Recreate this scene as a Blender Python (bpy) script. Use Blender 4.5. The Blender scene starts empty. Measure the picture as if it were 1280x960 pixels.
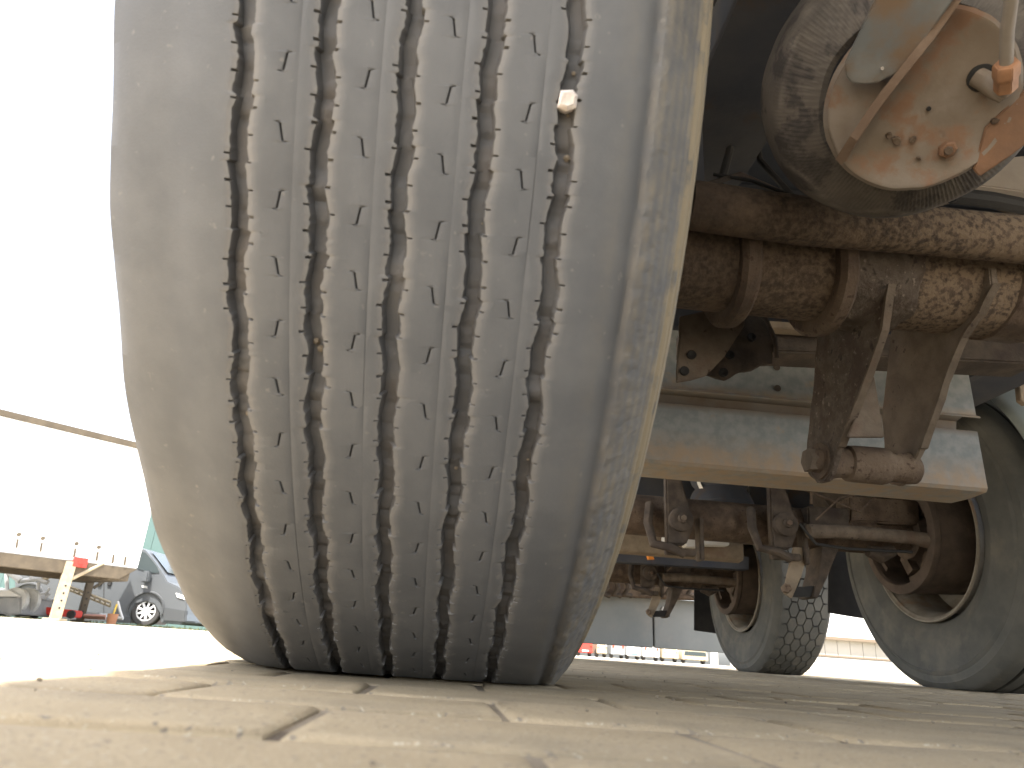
import bpy, bmesh, math, random
import numpy as np
from mathutils import Vector, Matrix, noise
random.seed(4); rng = np.random.default_rng(4)
S = bpy.context.scene; COL = S.collection
R = math.radians

# ------------------------------------------------------------------ camera
CX, CY, CZ, YAW, PIT, ROL, FPX = -.9763, -.7406, .0255, .0616, .3652, .0695, 870.5
F = Vector((math.sin(YAW)*math.cos(PIT), math.cos(YAW)*math.cos(PIT), math.sin(PIT)))
R0 = Vector((math.cos(YAW), -math.sin(YAW), 0)); U0 = R0.cross(F)
RV = R0*math.cos(ROL)+U0*math.sin(ROL); UV = -R0*math.sin(ROL)+U0*math.cos(ROL)
CAM = Vector((CX, CY, CZ))
cd = bpy.data.cameras.new('camera'); cam = bpy.data.objects.new('camera', cd); COL.objects.link(cam)
m = Matrix((RV, UV, -F)).transposed().to_4x4(); m.translation = CAM
cam.matrix_world = m
cd.sensor_width = 36; cd.lens = FPX/1280*36; cd.clip_start = .01; cd.clip_end = 3000
cd.dof.use_dof = True; cd.dof.focus_distance = 1.1; cd.dof.aperture_fstop = 17
S.camera = cam

def ray(px, py): return F*FPX + RV*(px-640) + UV*(480-py)
def at(px, py, Y):
    d = ray(px, py); return CAM + d*((Y-CY)/d.y)
def atX(px, py, X):
    d = ray(px, py); return CAM + d*((X-CX)/d.x)
def atP(px, py, p0, n):
    d = ray(px, py); return CAM + d*((Vector(p0)-CAM).dot(Vector(n))/d.dot(Vector(n)))

# ------------------------------------------------------------------ light
SUN = Vector((-.15, -.42, 1)).normalized()
W = bpy.data.worlds.new('World'); S.world = W; W.use_nodes = True
nt = W.node_tree; bg = nt.nodes['Background']
sky = nt.nodes.new('ShaderNodeTexSky'); sky.sky_type = 'NISHITA'; sky.sun_disc = False
sky.sun_elevation = math.asin(SUN.z); sky.sun_rotation = math.atan2(SUN.x, SUN.y)
sky.air_density = 1.0; sky.dust_density = 3.5; sky.ozone_density = .6
hs = nt.nodes.new('ShaderNodeHueSaturation'); hs.inputs['Saturation'].default_value = .5; hs.inputs['Value'].default_value = 1.5   # thin bright haze over the whole sky
nt.links.new(sky.outputs[0], hs.inputs['Color']); nt.links.new(hs.outputs[0], bg.inputs[0]); bg.inputs[1].default_value = .15
sl = bpy.data.lights.new('sun', 'SUN'); sl.energy = 5; sl.angle = R(.6); sl.color = (1, .965, .90)
so = bpy.data.objects.new('sun', sl); COL.objects.link(so); so.rotation_euler = SUN.to_track_quat('Z', 'Y').to_euler()
S.view_settings.view_transform = 'Standard'; S.view_settings.look = 'None'
S.view_settings.exposure = 1.9; S.view_settings.gamma = 1
try:
    S.cycles.max_bounces = 8; S.cycles.diffuse_bounces = 5; S.cycles.glossy_bounces = 3
except Exception: pass

# ------------------------------------------------------------------ materials
def mat(name, c1, c2=None, scale=8, rough=.8, bump=.3, bscale=60, c3=None, s3=3, t3=(.5, .62), metal=0,
        detail=8, attrs=(), spots=None, contrast=(.35, .65), stretch=None, spec=.3, bdist=.002):
    M = bpy.data.materials.new(name); M.use_nodes = True; n = M.node_tree.nodes; L = M.node_tree.links
    b = n['Principled BSDF']; b.inputs['Roughness'].default_value = rough; b.inputs['Metallic'].default_value = metal
    b.inputs['Specular IOR Level'].default_value = spec
    tc = n.new('ShaderNodeTexCoord'); src = tc.outputs['Object']
    if stretch:
        mp = n.new('ShaderNodeMapping'); mp.inputs['Scale'].default_value = stretch; L.new(src, mp.inputs[0]); src = mp.outputs[0]
    def nz(sc, det=detail, ro=.6):
        x = n.new('ShaderNodeTexNoise'); x.inputs['Scale'].default_value = sc; x.inputs['Detail'].default_value = det
        x.inputs['Roughness'].default_value = ro; L.new(src, x.inputs['Vector']); return x.outputs['Fac']
    def ramp(fac, a, c):
        x = n.new('ShaderNodeMapRange'); x.inputs[1].default_value = a; x.inputs[2].default_value = c
        x.interpolation_type = 'SMOOTHSTEP'; L.new(fac, x.inputs[0]); return x.outputs[0]
    def mix(fac, A, B):
        x = n.new('ShaderNodeMix'); x.data_type = 'RGBA'
        if isinstance(fac, float): x.inputs[0].default_value = fac
        else: L.new(fac, x.inputs[0])
        for s, v in ((6, A), (7, B)):
            if isinstance(v, tuple): x.inputs[s].default_value = (*v, 1)
            else: L.new(v, x.inputs[s])
        return x.outputs[2]
    col = c1
    if c2: col = mix(ramp(nz(scale), *contrast), c1, c2)
    if c3: col = mix(ramp(nz(s3), *t3), col, c3)
    if spots:      # (colour, scale, lo, hi)
        for (sc_, s_, lo, hi) in spots: col = mix(ramp(nz(s_, 3, .5), lo, hi), col, sc_)
    for (an, ac, amt) in attrs:
        a = n.new('ShaderNodeAttribute'); a.attribute_name = an
        mm = n.new('ShaderNodeMath'); mm.operation = 'MULTIPLY'; L.new(a.outputs['Fac'], mm.inputs[0])
        q = n.new('ShaderNodeMapRange'); q.inputs[1].default_value = .3; q.inputs[2].default_value = .62; q.inputs[3].default_value = amt[0]; q.inputs[4].default_value = amt[1]
        L.new(nz(amt[2]), q.inputs[0]); L.new(q.outputs[0], mm.inputs[1]); mm.use_clamp = True
        col = mix(mm.outputs[0], col, ac)
    if isinstance(col, tuple): b.inputs['Base Color'].default_value = (*col, 1)
    else: L.new(col, b.inputs['Base Color'])
    if bump:
        bp = n.new('ShaderNodeBump'); bp.inputs['Strength'].default_value = bump; bp.inputs['Distance'].default_value = bdist
        L.new(nz(bscale, 6, .65), bp.inputs['Height']); L.new(bp.outputs[0], b.inputs['Normal'])
    return M

M = {}
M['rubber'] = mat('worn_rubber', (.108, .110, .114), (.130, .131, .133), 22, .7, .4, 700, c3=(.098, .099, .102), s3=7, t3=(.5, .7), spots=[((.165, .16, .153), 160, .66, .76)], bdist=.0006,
    attrs=(('groove', (.138, .122, .11), (.25, 1.0, 22)), ('recess_shade', (.035, .033, .034), (.9, 1.0, 9)), ('mud', (.275, .225, .15), (.1, 1.3, 62)), ('edge', (.20, .19, .178), (.5, 1, 20))), spec=.35)  # cavity shade of the tread cuts is painted into the colour
M['sipe'] = mat('sipe', (.03, .03, .03), bump=0)
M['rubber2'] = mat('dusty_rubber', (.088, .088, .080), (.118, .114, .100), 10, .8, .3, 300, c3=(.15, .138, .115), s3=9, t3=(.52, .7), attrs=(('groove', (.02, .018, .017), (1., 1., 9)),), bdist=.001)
M['bag'] = mat('air_spring_rubber', (.085, .074, .063), (.125, .105, .085), 18, .8, .35, 260, c3=(.055, .047, .042), s3=24, t3=(.5, .58), attrs=(('scuff', (.27, .23, .19), (0., 1., 60)),), bdist=.001)
M['rust'] = mat('brown_rust', (.072, .05, .036), (.125, .088, .06), 30, .9, .9, 150, c3=(.17, .125, .088), s3=9, t3=(.48, .7), spots=[((.075, .048, .034), 120, .58, .68)], bdist=.003)
M['rust_dark'] = mat('dark_rust', (.058, .046, .037), (.098, .076, .057), 22, .9, .7, 120, c3=(.05, .036, .03), s3=7, t3=(.5, .7), bdist=.003)
M['crater'] = mat('cratered_dirt', (.085, .062, .046), (.065, .047, .036), 40, .95, 1., 150, c3=(.15, .105, .072), s3=14, t3=(.5, .7), attrs=(('dirt', (.205, .148, .098), (-.75, 1.7, 135)),), bdist=.004)
M['crust'] = mat('crusted_mud', (.10, .077, .058), (.15, .118, .09), 60, .95, 1., 190, c3=(.09, .065, .05), s3=20, t3=(.48, .6), spots=[((.24, .19, .15), 150, .62, .72), ((.055, .042, .034), 60, .6, .7)], bdist=.006)
M['arm'] = mat('bracket_dirt', (.115, .09, .068), (.165, .13, .097), 26, .95, .8, 130, c3=(.13, .09, .065), s3=10, t3=(.5, .66), spots=[((.07, .05, .04), 70, .66, .70)], bdist=.003)
M['plate'] = mat('rusted_plate', (.235, .195, .155), (.18, .14, .102), 16, .7, .5, 120, c3=(.22, .13, .08), s3=30, t3=(.50, .66), spots=[((.15, .10, .07), 34, .68, .73)], bdist=.001)
M['orange'] = mat('orange_rust', (.27, .145, .08), (.19, .11, .068), 22, .85, .6, 120, c3=(.30, .215, .14), s3=13, t3=(.55, .68))
M['galv'] = mat('galvanised_steel', (.205, .215, .205), (.27, .27, .25), 40, .62, .25, 200, c3=(.34, .26, .18), s3=14, t3=(.58, .74), attrs=(('rust', (.34, .245, .16), (.15, 1.2, 30)), ('fold_shade', (.16, .12, .085), (.6, 1., 20))), metal=.1, bdist=.001)
M['strap'] = mat('clamp_steel', (.18, .19, .19), (.25, .25, .24), 14, .5, .3, 90, c3=(.22, .155, .105), s3=12, t3=(.5, .66), spots=[((.14, .11, .09), 36, .68, .73)], metal=.15, bdist=.001)
M['strap_edge'] = mat('clamp_flange_rust', (.25, .18, .13), (.17, .115, .08), 20, .8, .5, 90)
M['copper'] = mat('brass_nut', (.42, .22, .12), (.30, .17, .10), 60, .5, .3, 300, metal=.2)
M['hose'] = mat('dusty_hose', (.26, .23, .20), (.32, .28, .24), 40, .7, .2, 200)
M['black'] = mat('black_rubber', (.02, .019, .018), (.03, .028, .026), 12, .7, .2, 80)
M['dark'] = mat('chassis_paint', (.05, .055, .07), (.075, .075, .08), 6, .8, .4, 60, c3=(.09, .065, .05), s3=8, t3=(.55, .7))
M['under'] = mat('underfloor', (.075, .085, .105), (.09, .095, .11), 5, .9, .3, 40)
M['tan'] = mat('tan_dust_paint', (.27, .215, .15), (.20, .155, .11), 20, .85, .4, 120, c3=(.20, .14, .10), s3=7, t3=(.55, .7))
M['pale'] = mat('pale_beam_paint', (.45, .40, .35), (.38, .33, .28), 12, .8, .2, 100)
M['fender'] = mat('grey_mudguard', (.23, .26, .25), (.27, .295, .28), 6, .5, .1, 60, c3=(.33, .31, .27), s3=5, t3=(.5, .8))
M['rimw'] = mat('rim_paint', (.29, .26, .21), (.21, .18, .14), 20, .5, .2, 120, c3=(.25, .17, .11), s3=10, t3=(.55, .68))
M['drum'] = mat('brake_drum_rust', (.075, .056, .043), (.11, .082, .062), 14, .85, .5, 90, c3=(.15, .112, .082), s3=8, t3=(.52, .7))
M['white'] = mat('white_plastic', (.74, .72, .69), (.66, .63, .58), 12, .4, 0)
M['tail'] = mat('tail_lift_steel', (.165, .175, .17), (.20, .205, .195), 3, .55, .15, 40, c3=(.23, .22, .20), s3=2, t3=(.5, .75), metal=.1)
M['stone'] = mat('pale_stone', (.80, .74, .68), (.66, .58, .52), 220, .7, .5, 400)
M['redmark'] = mat('red_plastic', (.65, .06, .03), bump=0, rough=.4)
M['orangemark'] = mat('orange_plastic', (.85, .30, .05), bump=0, rough=.4)
M['block'] = mat('concrete_block', (.355, .282, .18), (.425, .34, .22), 11, .9, 1., 420, c3=(.27, .22, .148), s3=6, t3=(.45, .7),
    spots=[((.46, .41, .31), 420, .62, .70), ((.22, .185, .14), 260, .62, .68)], bdist=.0012)
M['sand'] = mat('joint_sand', (.22, .18, .13), (.30, .25, .185), 40, .95, .7, 500, spots=[((.12, .095, .07), 16, .56, .64)], bdist=.002)
M['box'] = mat('white_panel', (.80, .80, .79), (.77, .77, .76), 1.2, .5, 0)
M['steelbrown'] = mat('brown_primer', (.075, .06, .042), (.10, .08, .055), 6, .8, .1, 30)
M['cream'] = mat('cream_steel', (.36, .31, .22), (.30, .25, .17), 8, .7, .1, 40)
M['van'] = mat('dark_grey_paint', (.085, .09, .095), bump=0, rough=.3, spec=.5)
M['vand'] = mat('bumper_plastic', (.06, .062, .064), bump=0, rough=.6)
M['glass'] = mat('tinted_glass', (.04, .05, .05), bump=0, rough=.08, spec=.6)
M['tyre'] = mat('car_tyre', (.045, .042, .04), bump=0, rough=.8)
M['alloy'] = mat('light_alloy', (.62, .61, .60), bump=0, rough=.35)
M['teal'] = mat('teal_cladding', (.055, .095, .088), (.065, .105, .098), .6, .6, 0)
M['zinc'] = mat('zinc_frame', (.42, .42, .41), (.34, .34, .33), 6, .5, .1, 40)
M['greypaint'] = mat('mid_grey_paint', (.20, .20, .20), (.25, .25, .24), 4, .6, 0)
M['grass'] = mat('dry_grass', (.07, .08, .028), (.11, .105, .045), 5, .95, .2, 30)
M['hall'] = mat('cream_cladding', (.26, .245, .21), (.29, .27, .235), .7, .7, 0)
M['hallband'] = mat('brown_flashing', (.13, .10, .07), bump=0)
M['plinth'] = mat('pale_concrete', (.50, .48, .43), (.55, .52, .46), 1.5, .9, .1, 10)
for k, c in (('red', (.50, .04, .03)), ('blue', (.10, .16, .30)), ('silver', (.24, .25, .26)), ('cremecar', (.34, .29, .20)), ('whitecar', (.48, .47, .45))):
    M[k] = mat(k+'_paint', c, bump=0, rough=.4)

# ------------------------------------------------------------------ helpers
class MB:
    def __init__(s): s.v = []; s.f = []; s.at = {}
    def add(s, V, Fc):
        b = len(s.v); s.v += [Vector(x) for x in V]; s.f += [tuple(b+i for i in f) for f in Fc]; return s
    def box(s, c, d, rot=None):
        c = Vector(c); V = []
        for x in (-1, 1):
            for y in (-1, 1):
                for z in (-1, 1):
                    p = Vector((x*d[0]/2, y*d[1]/2, z*d[2]/2)); V.append(c + (rot @ p if rot else p))
        return s.add(V, [(0, 1, 3, 2), (4, 6, 7, 5), (0, 4, 5, 1), (2, 3, 7, 6), (0, 2, 6, 4), (1, 5, 7, 3)])
    def prism(s, P, t):
        P = [Vector(p) for p in P]; t = Vector(t); n = len(P)
        return s.add(P+[p+t for p in P], [tuple(range(n))[::-1], tuple(range(n, 2*n))]+[(i, (i+1) % n, n+(i+1) % n, n+i) for i in range(n)])
    def tube(s, P, r, seg=12, cap=True):
        P = [Vector(p) for p in P]; n = len(P); rr = r if isinstance(r, (list, tuple)) else [r]*n
        V = []; up = None
        for i, p in enumerate(P):
            t = (P[min(i+1, n-1)]-P[max(i-1, 0)]).normalized()
            if up is None: up = t.orthogonal().normalized()
            up = (up - t*up.dot(t)).normalized(); sd = t.cross(up)
            V += [p+(up*math.cos(a)+sd*math.sin(a))*rr[i] for a in (2*math.pi*k/seg for k in range(seg))]
        Fc = [(i*seg+k, i*seg+(k+1) % seg, (i+1)*seg+(k+1) % seg, (i+1)*seg+k) for i in range(n-1) for k in range(seg)]
        if cap: Fc += [tuple(range(seg))[::-1], tuple(range((n-1)*seg, n*seg))]
        return s.add(V, Fc)
    def lathe(s, prof, o, ax, seg=48, a0=0, a1=2*math.pi, fn=None):
        o = Vector(o); ax = Vector(ax).normalized(); u = ax.orthogonal().normalized()
        if abs(ax.x) > .9: u = Vector((0, -1, 0))
        elif abs(ax.y) > .999: u = Vector((0, 0, 1))
        w = ax.cross(u); full = abs(a1-a0-2*math.pi) < 1e-6; ns = seg if full else seg+1; V = []
        for (t, r) in prof:
            for k in range(ns):
                a = a0+(a1-a0)*k/seg; q = fn(t, r, a) if fn else r
                V.append(o+ax*t+(u*math.cos(a)+w*math.sin(a))*q)
        Fc = [(i*ns+k, i*ns+(k+1) % ns, (i+1)*ns+(k+1) % ns, (i+1)*ns+k) for i in range(len(prof)-1) for k in range(seg)]
        return s.add(V, Fc)
    def build(s, name, m, parent=None, bevel=0, smooth=35, rough=0, sub=0, attr=None, orig=None):
        o0 = orig or Vector((0, 0, 0))
        me = bpy.data.meshes.new(name); me.from_pydata([v-o0 for v in s.v], [], s.f)
        bm = bmesh.new(); bm.from_mesh(me); bmesh.ops.recalc_face_normals(bm, faces=bm.faces)
        if bevel:
            E = [e for e in bm.edges if len(e.link_faces) == 2 and e.calc_face_angle(0) > .6]
            bmesh.ops.bevel(bm, geom=E, offset=bevel, segments=2, affect='EDGES', clamp_overlap=True)
        if sub:
            bmesh.ops.triangulate(bm, faces=[f for f in bm.faces if len(f.verts) > 4])
            bmesh.ops.subdivide_edges(bm, edges=[e for e in bm.edges if e.calc_length() > sub*1.5], cuts=max(1, int(rough and .03/sub or 2)), use_grid_fill=True)
            bmesh.ops.subdivide_edges(bm, edges=[e for e in bm.edges if e.calc_length() > sub*1.8], cuts=2, use_grid_fill=True)
        if rough:
            for v in bm.verts:
                w = v.co+o0; v.co += noise.noise_vector(w*60)*rough + noise.noise_vector(w*140)*rough*.5
        bm.to_mesh(me); bm.free()
        if attr:
            for an, fn in attr.items():
                a = me.attributes.new(an, 'FLOAT', 'POINT'); a.data.foreach_set('value', [fn(v.co+o0) for v in me.vertices])
        me.materials.append(m if not isinstance(m, str) else M[m])
        if smooth: me.shade_smooth(); me.set_sharp_from_angle(angle=R(smooth))
        o = bpy.data.objects.new(name, me); COL.objects.link(o)
        if parent:
            o.parent = parent
            po = Vector((0, 0, 0)); q = parent
            while q: po += q.location; q = q.parent
            o.location = o0-po
        else: o.location = o0
        return o
def thing(name, label, cat, loc=(0, 0, 0), group=None):
    o = bpy.data.objects.new(name, None); COL.objects.link(o); o.location = loc; o.empty_display_size = .1
    o['label'] = label; o['category'] = cat
    if group: o['group'] = group
    return o
def tag(o, label, cat, group=None):
    o['label'] = label; o['category'] = cat
    if group: o['group'] = group
    return o
def dup(o, d, parent=None):
    c = o.copy(); COL.objects.link(c); c.parent = parent or o.parent
    if d is not None: c.location = o.location+Vector(d)
    for ch in list(o.children): dup(ch, (0, 0, 0), c)
    return c
def hexnut(mb, c, ax, r, h):
    return mb.lathe([(0, 0), (0, r), (h*.9, r), (h, r*.85), (h, 0)], c, ax, seg=6)

# ------------------------------------------------------------------ ground
g = MB(); xs = [-400, -8, -3, -1.6, 0, 3, 8, 400]; ys = [-60, -3, 0, 6, 20, 120, 600]
V = [(x, y, -.0045) for y in ys for x in xs]; n = len(xs)
g.add(V, [(j*n+i, j*n+i+1, (j+1)*n+i+1, (j+1)*n+i) for j in range(len(ys)-1) for i in range(n-1)])
M['yard'] = mat('yard_paving', (.36, .32, .25), (.42, .375, .30), 3, .9, .3, 60, c3=(.36, .31, .24), s3=.7, t3=(.45, .7), bdist=.002)
ground = g.build('ground', 'yard', smooth=0); ground['kind'] = 'structure'
sd = MB(); N = 0
sd.add([(-3.2, -1.5, -.0021), (4.5, -1.5, -.0021), (4.5, 9.5, -.0021), (-3.2, 9.5, -.0021)], [(0, 1, 2, 3)])
sand = sd.build('joint_sand', 'sand', ground, smooth=0); sand['kind'] = 'stuff'
BW, BD = .1445, .0945
def block_mesh(sd_):
    r = random.Random(sd_); V = []; w, d = BW/2-.0006, BD/2-.0006
    for ins, z in ((0, -.006), (.0004, -.0030), (.0016, -.0011), (.0034, -.0002), (.010, .0001)):
        for (a, b) in ((-1, -1), (1, -1), (1, 1), (-1, 1)):
            V.append((a*(w-ins)+r.uniform(-.0006, .0006), b*(d-ins)+r.uniform(-.0006, .0006), z+r.uniform(-.0003, .0003)))
    Fc = [(16, 17, 18, 19)]
    for L in range(4):
        for k in range(4): Fc.append((L*4+k, L*4+(k+1) % 4, L*4+4+(k+1) % 4, L*4+4+k))
    return V, Fc
protos = []
for i in range(8):
    V, Fc = block_mesh(i); me = bpy.data.meshes.new('paving_block'); me.from_pydata(V, [], Fc); me.materials.append(M['block']); me.shade_smooth(); me.set_sharp_from_angle(angle=R(50)); protos.append((me, V, Fc))
rest = MB(); cand = []
for j in range(-9, 100):
    y = -.474+j*.0955
    if y < -1.3: continue
    for i in range(-18, 42):
        x = -1.022+.0725+i*.1455 + (.0725 if j % 2 else 0)
        if not (-3.1 < x < 4.4): continue
        d = Vector((x, y, 0))-CAM; z = d.dot(F)
        if z < .05: vis = False
        else:
            px = 640+FPX*d.dot(RV)/z; py = 480-FPX*d.dot(UV)/z; vis = -90 < px < 1370 and py < 1080
        cand.append((not vis, d.length, x, y))
cand.sort(key=lambda c: (c[0], c[1]))
for k, (hid, dist, x, y) in enumerate(cand):
    if hid and dist > 1.6: continue
    rz = random.gauss(0, .006); tx, ty = random.gauss(0, .006), random.gauss(0, .006); dz = random.uniform(-.0011, .0009)
    x += random.gauss(0, .0008); y += random.gauss(0, .0008)
    mw = Matrix.Translation((x, y, dz)) @ Matrix.Rotation(rz+(math.pi if random.random() < .5 else 0), 4, 'Z') @ Matrix.Rotation(tx, 4, 'X') @ Matrix.Rotation(ty*.6, 4, 'Y')
    me, V, Fc = protos[random.randrange(8)]
    if k < 290 and not hid:
        o = bpy.data.objects.new('paving_block', me); COL.objects.link(o); o.parent = ground; o.matrix_local = mw
    else: rest.add([mw @ Vector(v) for v in V], Fc)
o = rest.build('paving_blocks', 'block', ground, smooth=50); o['kind'] = 'stuff'
pb = MB()
for k in range(150):
    x, y = random.uniform(-1.35, -.3), random.uniform(-.62, .6); r = random.choice((.0005, .0007, .0009, .0013))
    pb.lathe([(-r*.5, 0), (-r*.3, r*.8), (r*.2, r), (r*.6, r*.5), (r*.7, 0)], (x, y, .0006+r*.3), (random.uniform(-.4, .4), random.uniform(-.4, .4), 1), seg=5)
o = pb.build('grit', 'sand', smooth=0); o['kind'] = 'stuff'; tag(o, 'loose grit scattered on the paving in front of the big tyre', 'grit')

# ------------------------------------------------------------------ trailer root
T = thing('semi_trailer', 'huge semi trailer seen from beneath, resting on three axles over the paving', 'trailer', (-.085, 0, 0))
TX, ZC, RT = -1.02, .5113, .531

# ---- big near tyre
def big_tyre():
    PR = [(0, .531), (.06, .5308), (.095, .530), (.112, .5282), (.1175, .5272)]
    pR = PR+[(.126, .5245), (.133, .519), (.141, .511), (.150, .500), (.158, .484), (.1635, .465), (.165, .44), (.163, .41), (.156, .375), (.145, .34), (.13, .31), (.116, .292)]
    pL = PR+[(.1225, .5150), (.132, .5110), (.140, .5078), (.1475, .5035), (.153, .498), (.1565, .489), (.158, .472), (.157, .45), (.154, .41), (.149, .375), (.14, .34), (.127, .31), (.115, .292)]
    def crown(x): return np.interp(np.abs(x), [p[0] for p in PR], [p[1] for p in PR]) - np.where(x < 0, np.interp(-x, [.066, .085, .10, .1175], [0, .0018, .0052, .0108]), 0)
    fine = np.arange(-1.40, 1.42, .00054/RT)    # angle: 0 faces the camera (-Y), + upward
    coarse = np.linspace(1.42, 2*math.pi-1.40, 220)[1:-1]
    th = np.concatenate([fine, coarse]); u = th*RT; nT = len(th)
    P = 2*math.pi*RT/52
    def nz(sc, seed, amp):
        k = rng.normal(size=4096) if seed is None else np.random.default_rng(seed).normal(size=8192)
        q = (u+2)/sc; i = np.floor(q).astype(int); f = q-i; f = f*f*(3-2*f)
        return amp*(k[i % 8192]*(1-f)+k[(i+1) % 8192]*f)
    cols = []
    def col(x, drop=None, gr=0., ed=0., mud=0., rad=None, recess_shade=0.):
        x = np.broadcast_to(np.asarray(x, float), (nT,)).copy()
        r = (crown(x) if rad is None else np.broadcast_to(rad, (nT,)).copy())
        if drop is not None: r = r-drop
        cols.append((x, r, *(np.broadcast_to(np.asarray(q, float), (nT,)) for q in (gr, ed, mud, recess_shade))))
    # left flank (from bead to shoulder)
    for k, (x, r) in enumerate(reversed(pL[5:])):
        ridge = 0
        if abs(r-.498) < .001: ridge = .0016*(1+np.sin(u/.115*2*math.pi)*.5)
        xx = -(x+ridge) if np.ndim(ridge) else -x
        col(xx, rad=r+nz(.02, 100+k, .00012), mud=0)
    A = .0014; hw = .0045; dep = .0080; spac = .0391
    def zig(ph):
        q = (u/P+ph) % 1
        return A*np.interp(q, [0, .25, .5, .512, .75, .988, 1], [.1, .75, -1.25, -.05, -.75, 1.25, .1])
    def notch(ph, side):
        q = ((u/P+ph)*5) % 1; w = .0004/(P/5); k = np.floor((u/P+ph)*5).astype(int); on = (np.sin(k*12.9898+ph*78.2+side*3)*43758.5453 % 1) > .25; return ((np.minimum(q, 1-q) < w)*on).astype(float)*.8
    def sipe(cx, idx):
        L = P/2; q = (u+idx*.0035)/L; k = np.floor(q).astype(int); s = ((q-k)-.5)*L/.0049
        sg = np.where(k % 2 == 0, 1., -1.); ins = np.abs(s) < 1.0
        hook = np.where(np.abs(s) > .88, np.sign(s)*.0019, 0)
        path = cx + np.where(ins, sg*(s*.0009+hook), sg*0)
        d = np.where(ins, .0020, 0.)
        w = .00065
        col(path-w-.0009, nz(.03, idx*7+1, .00006)); col(path-w, ins*.0002); col(path, d, recess_shade=ins*1.); col(path+w, ins*.0002); col(path+w+.0009, 0*u)  # shallow slit, its bottom darkened with painted shade
    col(-.1175); col(-.108, nz(.01, 5, .00008)); col(-.098)
    for i in range(5):
        c = (i-2)*spac; ph = .12*i; z = c+zig(ph)
        wl = z-hw+nz(.0022, 20+i, .00028)+nz(.009, 60+i, .00035); wr = z+hw+nz(.0022, 30+i, .00028)+nz(.009, 70+i, .00035)
        nl, nr = notch(ph+.04, 0), notch(ph+.1, 1)
        if i < 2: nl, nr = nl*(th < .1+.1*i), nr*(th < .1+.1*i)      # the fine edge nicks are worn away higher up on the outer grooves
        dp = dep-np.abs(nz(.012, 40+i, .0012))-(i == 0)*np.clip(nz(.03, 47, .0022), 0, .004)
        dp = np.clip(dp, .002, .0095)
        drt = .35+.65*np.clip(nz(.02, 80+i, .5)+.35, 0, 1)
        if i: col(c-.0133); col(c-.0129, nz(.05, 95+i, .00012)+.0002, recess_shade=.14); col(c-.0125)
        col(wl-.0048, 0*u); col(wl-.0026, 0*u+.00012, ed=.15)
        col(wl-.0021, .0002+nl*.0035, ed=.35, recess_shade=nl*.45); col(wl, .0006+nl*.0035, ed=.7, recess_shade=nl*.45)
        col(wl+.0004, dp*.5, gr=.15, recess_shade=.12); col(z-hw*.66, dp, gr=.3*drt, recess_shade=.34)
        col(z+nz(.006, 90+i, .0004), dp-.0003+nz(.004, 50+i, .0005), gr=.8*drt, recess_shade=.2); col(z+hw*.66, dp-.0004, gr=.85*drt, recess_shade=.1); col(wr-.0005, dp*.45, gr=.8*drt, ed=.1, recess_shade=.2)
        col(wr, .0005+nr*.0035, ed=1, recess_shade=nr*.45); col(wr+.0021, .0002+nr*.0035, ed=.7, recess_shade=nr*.45)  # right lips paler: wear plus painted sun glow
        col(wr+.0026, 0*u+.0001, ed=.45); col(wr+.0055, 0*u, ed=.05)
        if i < 4:
            cc = c+spac/2
            col(cc-.0078, nz(.02, 200+i, .00008)); 
            sipe(cc+.0004, i)
    col(.098); col(.108, nz(.01, 6, .0001), mud=.1)
    # right shoulder with a moulded line and a scabby muddy band
    col(.1120, rad=.5281-.0004, mud=.05); col(.1145, rad=.5276-.0011+nz(.02, 7, .0002), mud=.05, recess_shade=.12); col(.1170, rad=.5271-.0021+nz(.015, 8, .0003), recess_shade=.25); col(.1190, rad=.5265-.0021+nz(.012, 9, .0003), mud=.1, recess_shade=.22); col(.1212, rad=.5257-.0006+nz(.008, 11, .0004), mud=.2, recess_shade=.1)
    xs_ = np.array([p[0] for p in pR[4:]]); rs_ = np.array([p[1] for p in pR[4:]])
    s_ = np.concatenate([[0], np.cumsum(np.hypot(np.diff(xs_), np.diff(rs_)))])
    for k, s0 in enumerate(np.concatenate([np.arange(.0055, .052, .0016), np.arange(.053, s_[-1], .006)])):
        x = np.interp(s0, s_, xs_); r = np.interp(s0, s_, rs_)
        rough = 1.0 if s0 < .034 else .15
        d = np.array([noise.fractal(Vector((s0*1, uu*1., 3))*150, .6, 2.1, 3) for uu in u[::4]])
        d = np.interp(u, u[::4], d)*.0006*rough
        mud = .28+.12*math.sin(s0*900) if s0 < .034 else min(1.3, .7+(s0-.034)*60)+.2*math.sin(s0*500)
        band = .0012*math.sin((s0-.034)*700) if .034 < s0 < .07 else 0
        col(x+d*.5+band*.6, rad=r+d+band*.6, mud=mud)
    X = np.stack([c[0] for c in cols]); Rr = np.stack([c[1] for c in cols]); nC = len(cols)
    Y = -Rr*np.cos(th); Z = ZC+Rr*np.sin(th)
    # flattened at the contact patch, with the flanks bulging a little
    low = np.clip((.05-Z)/.05, 0, 1); X = X*(1+.035*low*low*(np.abs(X) > .09))
    fl = Z < .0012; Z = np.where(fl, .0012+(Z-.0012)*.02, Z)
    co = np.stack([X+TX, Y, Z], 2).reshape(-1, 3)
    me = bpy.data.meshes.new('tyre'); nV = nC*nT
    ii, jj = np.meshgrid(np.arange(nC-1), np.arange(nT), indexing='ij'); j2 = (jj+1) % nT
    q = np.stack([ii*nT+jj, ii*nT+j2, (ii+1)*nT+j2, (ii+1)*nT+jj], -1).reshape(-1, 4)
    me.vertices.add(nV); me.vertices.foreach_set('co', (co-np.array([TX, 0, ZC])).ravel())
    me.loops.add(q.size); me.loops.foreach_set('vertex_index', q.ravel().astype(np.int32))
    me.polygons.add(len(q)); me.polygons.foreach_set('loop_start', np.arange(0, q.size, 4, dtype=np.int32))
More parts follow.
